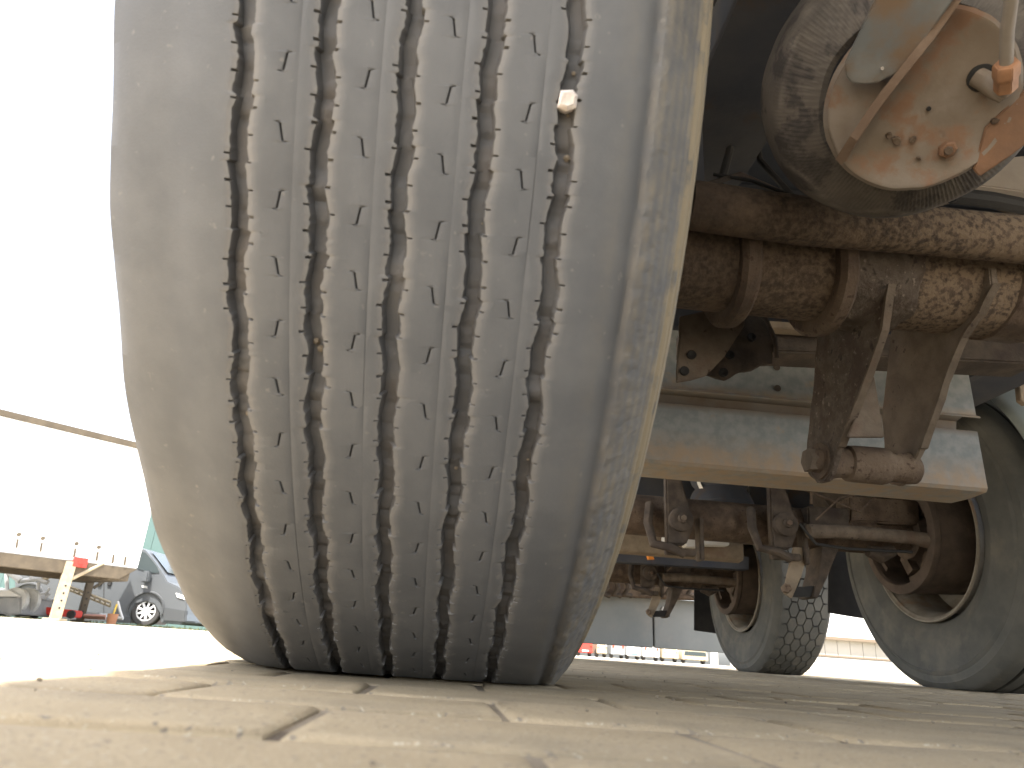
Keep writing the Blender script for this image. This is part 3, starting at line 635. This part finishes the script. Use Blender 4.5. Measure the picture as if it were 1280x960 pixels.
# air springs above the second axle, lower galvanised panel, lamps
b = MB(); b.lathe([(-.15, .07), (-.12, .11), (-.08, .125), (-.04, .11), (-.02, .095), (0, .11), (.05, .125), (.09, .11), (.12, .07)], at(900, 606, 1.9), (0, 0, 1), 40); b.build('air_spring', 'dark', T)
b = MB(); b.lathe([(-.145, .128), (-.14, .134), (-.12, .134), (-.115, .128)], at(902, 606, 1.9), (.25, -1, .3), 40); b.lathe([(-.0, .108), (.0, .114), (.02, .114)], at(902, 606, 1.9), (.25, -1, .3), 40); b.build('lit_edge_ring', 'white', T)  # white rings paint the lit edges of the bellows
b = MB(); b.prism([at(840, 585, 2.3), at(900, 590, 2.3), at(900, 640, 2.3), at(846, 640, 2.3)], (0, .02, 0)); b.build('inner_panel', 'tail', T)
Yq = 2.5
pz = [(0, zat(860, 655, Yq)), (0, zat(860, 672, Yq)), (-.012, zat(860, 674, Yq)), (-.012, zat(860, 690, Yq)), (-.004, zat(860, 695, Yq)), (.05, zat(860, 697, Yq))]
panel(Yq, -.95, [(pz, at(928, 690, Yq).x)], 'galvanised_panel', 'tan')
for (x0, x1, y0, y1) in ((831, 853, 669, 680), (857, 874, 670, 684), (877, 912, 671, 682)):
    b = MB(); b.prism([at(x0, y0, Yq-.08), at(x1, y0+1, Yq-.08), at(x1, y1, Yq-.08), at(x0, y1-1, Yq-.08)], (0, .06, 0)); lb = b.build('junction_box', 'white', T, bevel=.004)
b = MB(); b.prism([at(956, 682, 3.0), at(1026, 686, 3.0), at(1026, 698, 3.0), at(958, 694, 3.0)], (0, .04, 0)); b.build('junction_box', 'white', T, bevel=.004)
b = MB(); b.prism([at(740, 684, 3.02), at(936, 696, 3.02), at(936, 712, 3.02), at(740, 700, 3.02)], (0, .08, 0)); b.build('cross_member_or_fill', 'dark', T)  # dark beam added to fill a bright strip of sky
b = MB(); b.prism([at(809, 690, 2.9), at(815, 692, 2.9), at(818, 699, 2.9), at(811, 699, 2.9)], (0, .03, 0)); b.build('orange_glint', 'orangemark', T)  # an orange glint, put in as a coloured solid
# mud flaps, mudguard
b = MB(); b.prism([at(1037, 670, 2.32), at(1100, 672, 2.32), at(1100, 776, 2.32), at(1072, 772, 2.32), at(1036, 766, 2.32)], (0, .012, 0)); b.build('mud_flap', 'black', T, bevel=.002)
b = MB(); b.prism([at(868, 728, 3.95), at(905, 730, 3.95), at(905, 793, 3.95), at(868, 788, 3.95)], (0, .012, 0)); b.build('mud_flap', 'black', T, bevel=.002)
b = MB(); Vf = []; na = 28
for i in range(na+1):
    a = R(6+120*i/na)
    for (x, r_) in ((.700, .572), (.698, .582), (.715, .600), (1.03, .600), (1.03, .594), (.72, .592)):
        Vf.append((x, Y2-r_*math.cos(a), .508+r_*math.sin(a)))
b.add(Vf, [(i*6+j, i*6+(j+1) % 6, (i+1)*6+(j+1) % 6, (i+1)*6+j) for i in range(na) for j in range(6)]+[tuple(range(6)), tuple(range(na*6, na*6+6))]); b.build('mudguard', 'fender', T, smooth=60)
b = MB(); b.tube([at(1205, 466, 1.05), at(1262, 468, 1.05), at(1276, 470, 1.05)], .0125, 14); b.build('mudguard_bracket', 'tan', T)
b = MB(); b.prism([at(1272, 462, 1.04), at(1284, 462, 1.04), at(1284, 506, 1.04), at(1276, 500, 1.04)], (0, .02, 0)); b.build('mudguard_bracket', 'tan', T, bevel=.002)
# tail lift platform across the rear, with its hinge clutter
Yt = 5.5
b = MB(); b.prism([at(690, 740, Yt), at(815, 748, Yt), at(816.6, 810, Yt), at(690, 801.5, Yt)], (0, .05, 0)); tl = b.build('tail_lift_platform', 'tail', T, bevel=.006)
b = MB(); b.prism([at(817.4, 748, Yt), at(1000, 760, Yt), at(1000, 823, Yt), at(818.4, 810, Yt)], (0, .05, 0)); b.build('tail_lift_platform', 'tail', T, bevel=.006)
b = MB(); b.box((at(817, 780, Yt).x, Yt+.075, .32), (.10, .03, .36)); b.build('seam_backing', 'dark', T)  # dark backing added so no light shows through the seam
b = MB(); b.prism([at(690, 700, Yt-.1), at(900, 712, Yt-.1), at(900, 752, Yt-.1), at(690, 741, Yt-.1)], (0, .08, 0)); b.build('rear_bumper_beam', 'rust', T, bevel=.01, sub=.15, rough=.004)
for px in (742, 756, 770, 783, 835, 862): 
    b = MB(); b.tube([at(px, 725, Yt-.2), at(px+3, 735, Yt-.22), at(px-2, 742, Yt-.2), at(px+6, 745, Yt-.18)], .022, 8); b.build('hydraulic_hose', 'rust_dark', T)
b = MB(); b.prism([at(829, 758, Yt-.02), at(832, 760, Yt-.02), at(829, 764, Yt-.02), at(827, 762, Yt-.02)], (0, .02, 0)); b.build('sticker', 'whitecar', T)

# ------------------------------------------------------------------ background left: swap body on legs
G1 = Vector((0, 0, 0)); q0 = at(0, 700, 12.5); q1 = at(185, 700, 14.2); q0.z = q1.z = 0
dr = (q1-q0).normalized(); nr = Vector((-dr.y, dr.x, 0))   # nr points away from the camera
if nr.y < 0: nr = -nr
def sw(px, py, off=0.): return atP(px, py, q0+nr*off, nr)
SB = thing('swap_body', 'long white box body standing on cream steel legs at the left', 'container', (q1.x, q1.y, 0))
tr_, br_ = sw(171, 560), sw(172, 711)
tr_ = Vector((br_.x, br_.y, tr_.z)); L_ = 13.5
zt, zb = tr_.z, br_.z
tl_ = tr_-dr*L_; bl_ = br_-dr*L_
b = MB(); b.prism([br_, tr_, tl_+Vector((0, 0, .0)), bl_], nr*2.5); b.build('box_panel', 'box', SB, orig=br_, bevel=.02)
b = MB(); b.prism([tr_+Vector((0, 0, .0))-nr*.03+dr*.04, tr_+Vector((0, 0, .11))-nr*.03+dr*.04, tl_+Vector((0, 0, .11))-nr*.03, tl_-nr*.03], nr*2.55); b.build('roof_rail', 'steelbrown', SB)
b = MB(); b.prism([br_+Vector((0, 0, -.004))-nr*.02, br_+Vector((0, 0, -.24))-nr*.02-dr*.3, bl_+Vector((0, 0, -.24))-nr*.02, bl_+Vector((0, 0, -.004))-nr*.02], nr*.12); b.build('side_rail', 'steelbrown', SB, bevel=.01)
b = MB(); b.prism([br_+Vector((0, 0, -.03))+nr*2.3-dr*.3, br_+Vector((0, 0, -.24))+nr*2.3-dr*.3, bl_+Vector((0, 0, -.24))+nr*2.3, bl_+Vector((0, 0, -.03))+nr*2.3], nr*.1); b.build('side_rail', 'steelbrown', SB)
b = MB(); b.prism([br_+Vector((0, 0, -.05))-dr*.12, br_+Vector((0, 0, -.26))-dr*.12, br_+Vector((0, 0, -.26))-dr*.5, br_+Vector((0, 0, -.05))-dr*.5], nr*2.5); b.build('end_beam', 'steelbrown', SB, bevel=.01)
def leg(px, pyt, off, m, w=.15):
    t = sw(px, pyt, off); f = Vector((t.x, t.y, 0)); b = MB(); b.box((t+f)/2, (w, w*.8, t.z), Matrix.Rotation(math.atan2(dr.y, dr.x), 3, 'Z'))
    b.box(f+Vector((0, 0, .02)), (w*1.8, w*1.6, .04)); o = b.build('leg', m, SB, bevel=.008)
    for k in range(4):
        b = MB(); b.lathe([(0, 0), (0, .018), (.006, .018), (.006, 0)], f-nr*(w*.4)+Vector((0, 0, .22+k*.13)), -nr, 8); b.build('peg_hole', 'black', o)
    return t
def bar(p, q, r, m, name): b = MB(); b.tube([p, q], r, 8); b.build(name, m, SB)
t1 = leg(89, 702, -.02, 'cream', .17); leg(117, 712, 2.3, 'steelbrown', .14)
bar(Vector((t1.x, t1.y, .68)), sw(129, 704), .035, 'cream', 'brace'); tt = sw(117, 735, 2.3); bar(tt, sw(148, 714, 2.3), .035, 'steelbrown', 'brace')
b = MB(); c = sw(100, 703, -.06); b.box(c, (.24, .06, .17), Matrix.Rotation(math.atan2(dr.y, dr.x), 3, 'Z')); b.lathe([(.035, 0), (.035, .035), (.04, .035), (.04, 0)], c, -nr, 12); b.build('rail_marker', 'red', SB)
for i, px in enumerate((20, 50, -30, 92, 120, 140, 155)):
    yb = 682+(px-20)*.16; yt = yb-14
    b = MB(); b.prism([sw(px-1.2, yb+3, -.01), sw(px+1.2, yb+3, -.01), sw(px+3, yt+6, -.01), sw(px+.8, yt+6, -.01)], -nr*.03); b.build('side_latch', 'steelbrown', SB)
    if i < 5:
        b = MB(); b.lathe([(0, 0), (0, .035), (.04, .035), (.04, 0)], sw(px+3.3, yt, -.01), -nr, 10); b.build('side_latch', 'steelbrown', SB)
bar(sw(96, 676, -.03), sw(122, 680, -.03), .008, 'cream', 'side_bar')

# ------------------------------------------------------------------ dark van
Yv = 17.0
def av(px, py, Y=Yv): return at(px, py, Y)
wc = av(181, 767); base = Vector((wc.x, Yv, 0)); VN = thing('parked_van', 'dark grey camper van parked behind the white box body', 'van', base)
body = [(233, 768), (234, 750), (231, 741), (222, 733), (209, 727), (203, 716), (192, 700), (182, 688), (174, 684), (150, 680), (100, 674), (20, 664), (16, 690), (20, 765), (50, 771), (100, 775), (160, 778), (163, 765), (170, 755), (181, 752), (192, 755), (199, 766), (201, 779), (225, 781), (233, 777)]
b = MB(); b.prism([av(*p) for p in body], (.15, 1.95, 0)); b.build('body', 'van', VN, bevel=.02, smooth=0)
b = MB(); b.prism([av(x, y, Yv-.015) for x, y in ((176, 689), (182, 691), (196, 708), (199, 716), (190, 716), (172, 711), (170, 700))], (0, .012, 0)); b.build('side_window', 'glass', VN)
b = MB(); b.prism([av(184, 690)+Vector((.03, .2, .03)), av(204, 716)+Vector((.03, .2, .03)), av(204, 716)+Vector((.1, 1.75, .03)), av(184, 690)+Vector((.1, 1.75, .03))], (-.02, 0, .02)); b.build('windscreen', 'glass', VN)
def tyre_van(px, Y, par):
    c = Vector((av(px, 767).x, Y, .335))
    b = MB(); b.lathe([(-.10, .2), (-.11, .24), (-.11, .31), (-.09, .335), (.09, .335), (.11, .31), (.11, .2)], c, (0, 1, 0), 32); t = b.build('wheel', 'tyre', par)
    b = MB(); b.lathe([(-.09, .215), (-.105, .222), (-.105, .20), (-.08, .195)], c, (0, 1, 0), 32)
    for k in range(9):
        a = 2*math.pi*k/9; b.box(c+Vector((math.cos(a)*.12, -.10, math.sin(a)*.12)), (.17, .02, .045), Matrix.Rotation(-a, 3, 'Y'))
    b.lathe([(-.11, 0), (-.11, .055), (-.09, .055)], c, (0, 1, 0), 16); b.build('rim', 'alloy', t)
    b = MB(); b.lathe([(.13, 0), (.13, .37), (-.12, .37)], c, (0, 1, 0), 28, R(-100), R(100)); b.build('wheel_well', 'black', t)
tyre_van(181, Yv+.13, VN)
tyre_van(28, Yv+.13, VN)
b = MB(); b.box(av(183, 721, Yv-.12), (.15, .2, .26)); b.box(av(184, 723, Yv-.04), (.05, .12, .06)); b.build('wing_mirror', 'van', VN, bevel=.03)
for px in (137, 125): b = MB(); b.box(av(px, 729, Yv-.02), (.09, .03, .12)); b.build('door_handle', 'black', VN, bevel=.01)
b = MB(); b.prism([av(x, y, Yv-.008) for x, y in ((129.6, 700), (130.4, 700), (130, 772), (129.2, 772))], (0, .005, 0)); b.build('door_seam', 'black', VN)
b = MB(); b.prism([av(x, y, Yv-.01) for x, y in ((177, 731.5), (184, 732.5), (184, 735.5), (177, 734.5))], (0, .01, 0)); b.build('side_badge', 'whitecar', VN)
b = MB(); b.prism([av(x, y, Yv-.02) for x, y in ((219, 741), (229, 744), (231, 750), (221, 747))], (.05, .3, 0)); b.build('headlight', 'alloy', VN, bevel=.01)
b = MB(); b.prism([av(x, y, Yv-.02) for x, y in ((203, 757), (233, 762), (232, 779), (202, 777))], (.1, 1.8, 0)); b.build('bumper', 'vand', VN, bevel=.03)
for px in (181, 28):
    b = MB(); c_ = Vector((at(px, 767, Yv).x, Yv-.01, .36)); b.lathe([(0, .375), (-.03, .385), (-.03, .415), (0, .43)], c_, (0, 1, 0), 30, R(-100), R(100)); b.build('wheel_arch', 'vand', VN)
b = MB(); b.prism([av(60, 768, Yv-.015), av(163, 771, Yv-.015), av(163, 779, Yv-.015), av(60, 774, Yv-.015)], (0, .04, 0)); b.build('sill', 'vand', VN)

# ------------------------------------------------------------------ clutter under the swap body
def junk(name, label, cat, px, Y=None):
    Y = Y or 14.6
    p = at(px, 775, Y); return thing(name, label, cat, (p.x, Y, 0)), Y
t, Y = junk('trolley_jack', 'red trolley jack lying on the ground between the cream legs', 'jack', 60, 14.9)
b = MB(); b.prism([at(43, 757, Y), at(94, 763, Y), at(92, 772, Y), at(60, 769, Y), at(42, 764, Y)], (0, .35, 0)); b.build('jack_body', 'red', t, bevel=.02)
for px in (43, 88): b = MB(); b.lathe([(0, 0), (0, .08), (.06, .08), (.06, 0)], at(px, 768, Y-.05), (0, 1, 0), 14); b.build('castor', 'black', t)
b = MB(); b.tube([at(46, 760, Y+.1), at(62, 742, Y+.1)], .02, 6); b.build('jack_handle', 'zinc', t)
t, Y = junk('flatbed_trailer', 'small grey trailer with a pale sideboard at the left edge', 'trailer', 10, 14.0)
b = MB(); b.prism([at(-60, 745, Y), at(26, 747, Y), at(26, 768, Y), at(-60, 766, Y)], (0, 1.2, 0)); b.build('side_board', 'greypaint', t, bevel=.02)
b = MB(); b.prism([at(-60, 737, Y-.03), at(12, 738, Y-.03), at(26, 746, Y-.03), at(-60, 745, Y-.03)], (0, 1.2, 0)); b.build('top_rail', 'whitecar', t, bevel=.01)
for k, px in enumerate((16, 31)): b = MB(); b.lathe([(-.05, .10), (-.05, .26), (.05, .26), (.05, .10)], at(px+2, 752, Y+.1+k*.3), (.1, 1, 0), 20); b.build('wheel_guard', 'zinc', t)
t, Y = junk('drawbar_frame', 'galvanised A-frame drawbar with a jockey wheel, left of the cream leg', 'trailer frame', 40, 15.4)
for (x0, y0, x1, y1, r_) in ((0, 705, 26, 726, .07), (26, 726, 54, 723, .05), (38, 722, 60, 728, .05), (48, 728, 46, 760, .04), (28, 758, 70, 750, .045), (62, 735, 44, 762, .03), (30, 745, 60, 741, .03), (8, 708, 9, 742, .04), (0, 738, 28, 742, .05), (30, 766, 42, 745, .05)):
    b = MB(); b.tube([at(x0, y0, Y), at(x1, y1, Y)], r_, 8); b.build('frame_bar', 'zinc', t)
b = MB(); b.lathe([(-.03, .03), (-.03, .12), (.03, .12), (.03, .03)], at(57, 718, Y), (.2, 1, 0), 16); b.build('jockey_wheel', 'cream', t)
b = MB(); b.prism([at(36, 701, Y), at(54, 708, Y), at(52, 716, Y), at(40, 712, Y)], (0, .3, 0)); b.build('winch', 'black', t, bevel=.02)
t, Y = junk('loading_ramp', 'cream ladder-like loading ramp leaning behind the brown leg', 'ramp', 110, 15.8)
for dz in (0, 8):
    b = MB(); b.tube([at(86, 733+dz*.5, Y+dz*.02), at(138, 753+dz*.6, Y+dz*.02)], .03, 6); b.build('ramp_rail', 'cream', t)
for k in range(9):
    f_ = k/8; b = MB(); b.tube([at(86+52*f_, 733+20*f_, Y), at(86+52*f_, 737+21*f_, Y+.16)], .018, 6); b.build('ramp_rung', 'cream', t)
b = MB(); b.prism([at(54, 762, Y), at(125, 766, Y), at(125, 771, Y), at(54, 769, Y)], (0, .4, 0)); b.build('ramp_base', 'zinc', t, bevel=.01)
p = at(139, 778, 15.0)
t = thing('bucket', 'small rusty brown bucket holding a yellow handle, beside the van wheel', 'bucket', (p.x, 15.0, 0))
b = MB(); b.lathe([(0, 0), (0, .085), (.2, .105), (.2, .095), (.02, .08), (.02, 0)], (p.x, 15.0, .004), (0, 0, 1), 20); b.build('bucket_shell', mat('terracotta', (.36, .17, .09), rough=.8, bump=0), t)
b = MB(); b.tube([(p.x-.01, 15, .05), (p.x+.02, 15, .40)], .02, 8); b.build('tool_handle', mat('ochre', (.60, .42, .08), rough=.6, bump=0), t)
t, Y = junk('axle_stand', 'low white axle stand on the ground right of the bucket', 'stand', 150, 15.6)
b = MB(); b.tube([at(147, 752, Y), at(150, 764, Y), at(153, 773, Y)], .03, 8); b.tube([at(142, 772, Y), at(154, 773, Y)], .035, 8); b.build('stand_frame', 'whitecar', t)
t, Y = junk('pipe_bundle', 'pinkish pipes lying flat on the ground beneath the ramp', 'pipes', 120, 15.5)
for k in range(3):
    b = MB(); b.tube([at(105, 769+k*1.5, Y+k*.1), at(132, 770+k*1.5, Y+k*.1)], .025, 8); b.build('pipe', mat('pink_primer_%s' % 'abc'[k], (.45, .25, .20), bump=0), t)
b = MB(); b.add([(-16, 15.2, .004), (-5.5, 15.2, .004), (-5.0, 19, .004), (-20, 19, .004)], [(0, 1, 2, 3)])
for k in range(1400):
    x, y = random.uniform(-14, -6), random.uniform(15.2, 16.6); h = random.uniform(.02, .07); a = random.uniform(0, 3.1)
    b.add([(x, y, .003), (x+.02*math.cos(a), y+.02*math.sin(a), .003), (x+.01+random.uniform(-.02, .02), y, h)], [(0, 1, 2)])
o = b.build('grass', 'grass', smooth=0); o['kind'] = 'stuff'; tag(o, 'strip of dry grass around the dark van wheels', 'grass')
# teal hall behind
p0 = at(150, 775, 27); p1 = at(420, 785, 27)
TH = thing('teal_hall', 'teal clad hall standing behind the dark van', 'building', ((p0.x+p1.x)/2, 27, 0))
nb = 34; X0, X1 = -26., -5.0
for k in range(nb):
    xa, xb = X0+(X1-X0)*k/nb, X0+(X1-X0)*(k+1)/nb-.02
    b = MB(); b.box(((xa+xb)/2, 27.2+(.02 if k % 2 else 0), 2.65), (xb-xa, .3, 5.3)); b.build('cladding_panel', 'teal', TH, orig=Vector((xa, 27, 0)))
b = MB(); b.box(((X0+X1)/2, 30.2, 5.36), (X1-X0+.3, 6.5, .12)); b.build('roof', 'greypaint', TH)

# ------------------------------------------------------------------ row of parked vehicles seen under the tail lift
specs = [(722, 742, 'red', 'red topped small van, leftmost of the far row below the tail lift', 'far'),
         (746, 760, 'cremecar', 'cream parked car second from left in the far row', 'far'),
         (764, 782, 'silver', 'silver parked van with a red lamp in the far row', 'far'),
         (784, 802, 'whitecar', 'white parked van with a dark number plate in the far row', 'far'),
         (804, 826, 'whitecar', 'white and red parked van right of the dark plated one', 'far'),
         (828, 850, 'cremecar', 'cream flat fronted van in the right half of the far row', 'far'),
         (853, 887, 'cremecar', 'long low cream trailer at the right end of the far row', 'far')]
YF = 46.
for k, (x0, x1, m_, lab, _) in enumerate(specs):
    yb = 821.5+(x0-722)*.065; l, r_ = at(x0, yb, YF), at(x1-1.2, yb, YF); w = r_.x-l.x; cx = (l.x+r_.x)/2
    t = thing('parked_vehicle', lab, 'vehicle', (cx, YF, 0), 'far row of parked vehicles')
    h = 1.55 if k < 6 else .8
    b = MB(); b.prism([(l.x, YF, .22), (r_.x, YF, .22), (r_.x-.03, YF, .75*h), (r_.x-.12, YF, h), (l.x+.12, YF, h), (l.x+.03, YF, .75*h)], (0, 3.4, 0)); b.build('body', m_, t, bevel=.04)
    b = MB(); b.prism([(l.x+.13, YF-.02, .62*h), (r_.x-.13, YF-.02, .62*h), (r_.x-.18, YF-.02, .92*h), (l.x+.18, YF-.02, .92*h)], (0, .015, 0)); b.build('window', 'glass', t)
    for s in (-1, 1):
        b = MB(); b.box((cx+s*w*.36, YF-.03, .46*h), (.12, .04, .12)); b.build('lamp', 'redmark' if k in (0, 2, 4) else 'whitecar', t)
        b = MB(); b.lathe([(-.09, 0), (-.09, .22), (-.07, .26), (.07, .26), (.09, .22), (.09, 0)], (cx+s*w*.38, YF+.5, .262), (1, 0, 0), 16); b.build('wheel', 'tyre', t)
    b = MB(); b.box((cx, YF-.03, .34), (.42, .03, .10)); b.build('number_plate', 'whitecar' if k != 3 else 'blue', t)
    if k == 2: b = MB(); b.box((cx, YF-.03, h*.8), (.34, .04, .2)); b.build('roof_lamp', 'redmark', t)
# white post with orange marker
pp = at(893, 829, 9.5); b = MB()
t = thing('marker_post', 'white post with an orange reflector between tail lift and rearmost tyre', 'post', (pp.x, 9.5, 0))
b.box((pp.x, 9.5, .6), (.085, .085, 1.2)); b.build('post', 'whitecar', t, bevel=.008)
b = MB(); b.box((pp.x-.065, 9.5, .46), (.04, .05, .15)); b.build('reflector', 'orangemark', t, bevel=.004)
b = MB(); b.box((pp.x-.065, 9.5, .28), (.04, .05, .12)); b.build('reflector', 'blue', t, bevel=.004)

# ------------------------------------------------------------------ pale hall on the right
YH = 22.
e = at(1060, 823, YH)
PH = thing('pale_hall', 'long low cream clad hall behind the rear tyres on the right', 'building', (e.x, YH, 0))
zb_ = e.z
b = MB(); HX = at(985, 815, YH).x; b.box((HX+11, YH+2.4, zb_/2-.01), (22, 5, zb_-.02)); b.build('plinth', 'plinth', PH, bevel=.02)
xk = HX; zmid = at(1060, 801, YH).z
for k in range(44):
    b = MB(); b.box((xk+k*.42+.2, YH+.2, (zb_+zmid)/2), (.405, .3, zmid-zb_)); b.build('cladding_panel', 'hall', PH)
b = MB(); b.box((xk+9.3, YH+.12, zmid+.04), (19, .5, .09)); b.build('flashing_strip', 'hallband', PH)
b = MB(); b.box((xk+9.3, YH+.14, zb_+.03), (19, .5, .05)); b.build('flashing_strip', 'hallband', PH)
b = MB(); b.box((xk+9.3, YH+.22, zmid+1.4), (19, .32, 2.6)); b.build('upper_wall', 'box', PH)
b = MB(); b.box((xk+9.3, YH+2, zmid+2.85), (19.4, 4.4, .2)); b.build('roof', 'hallband', PH)
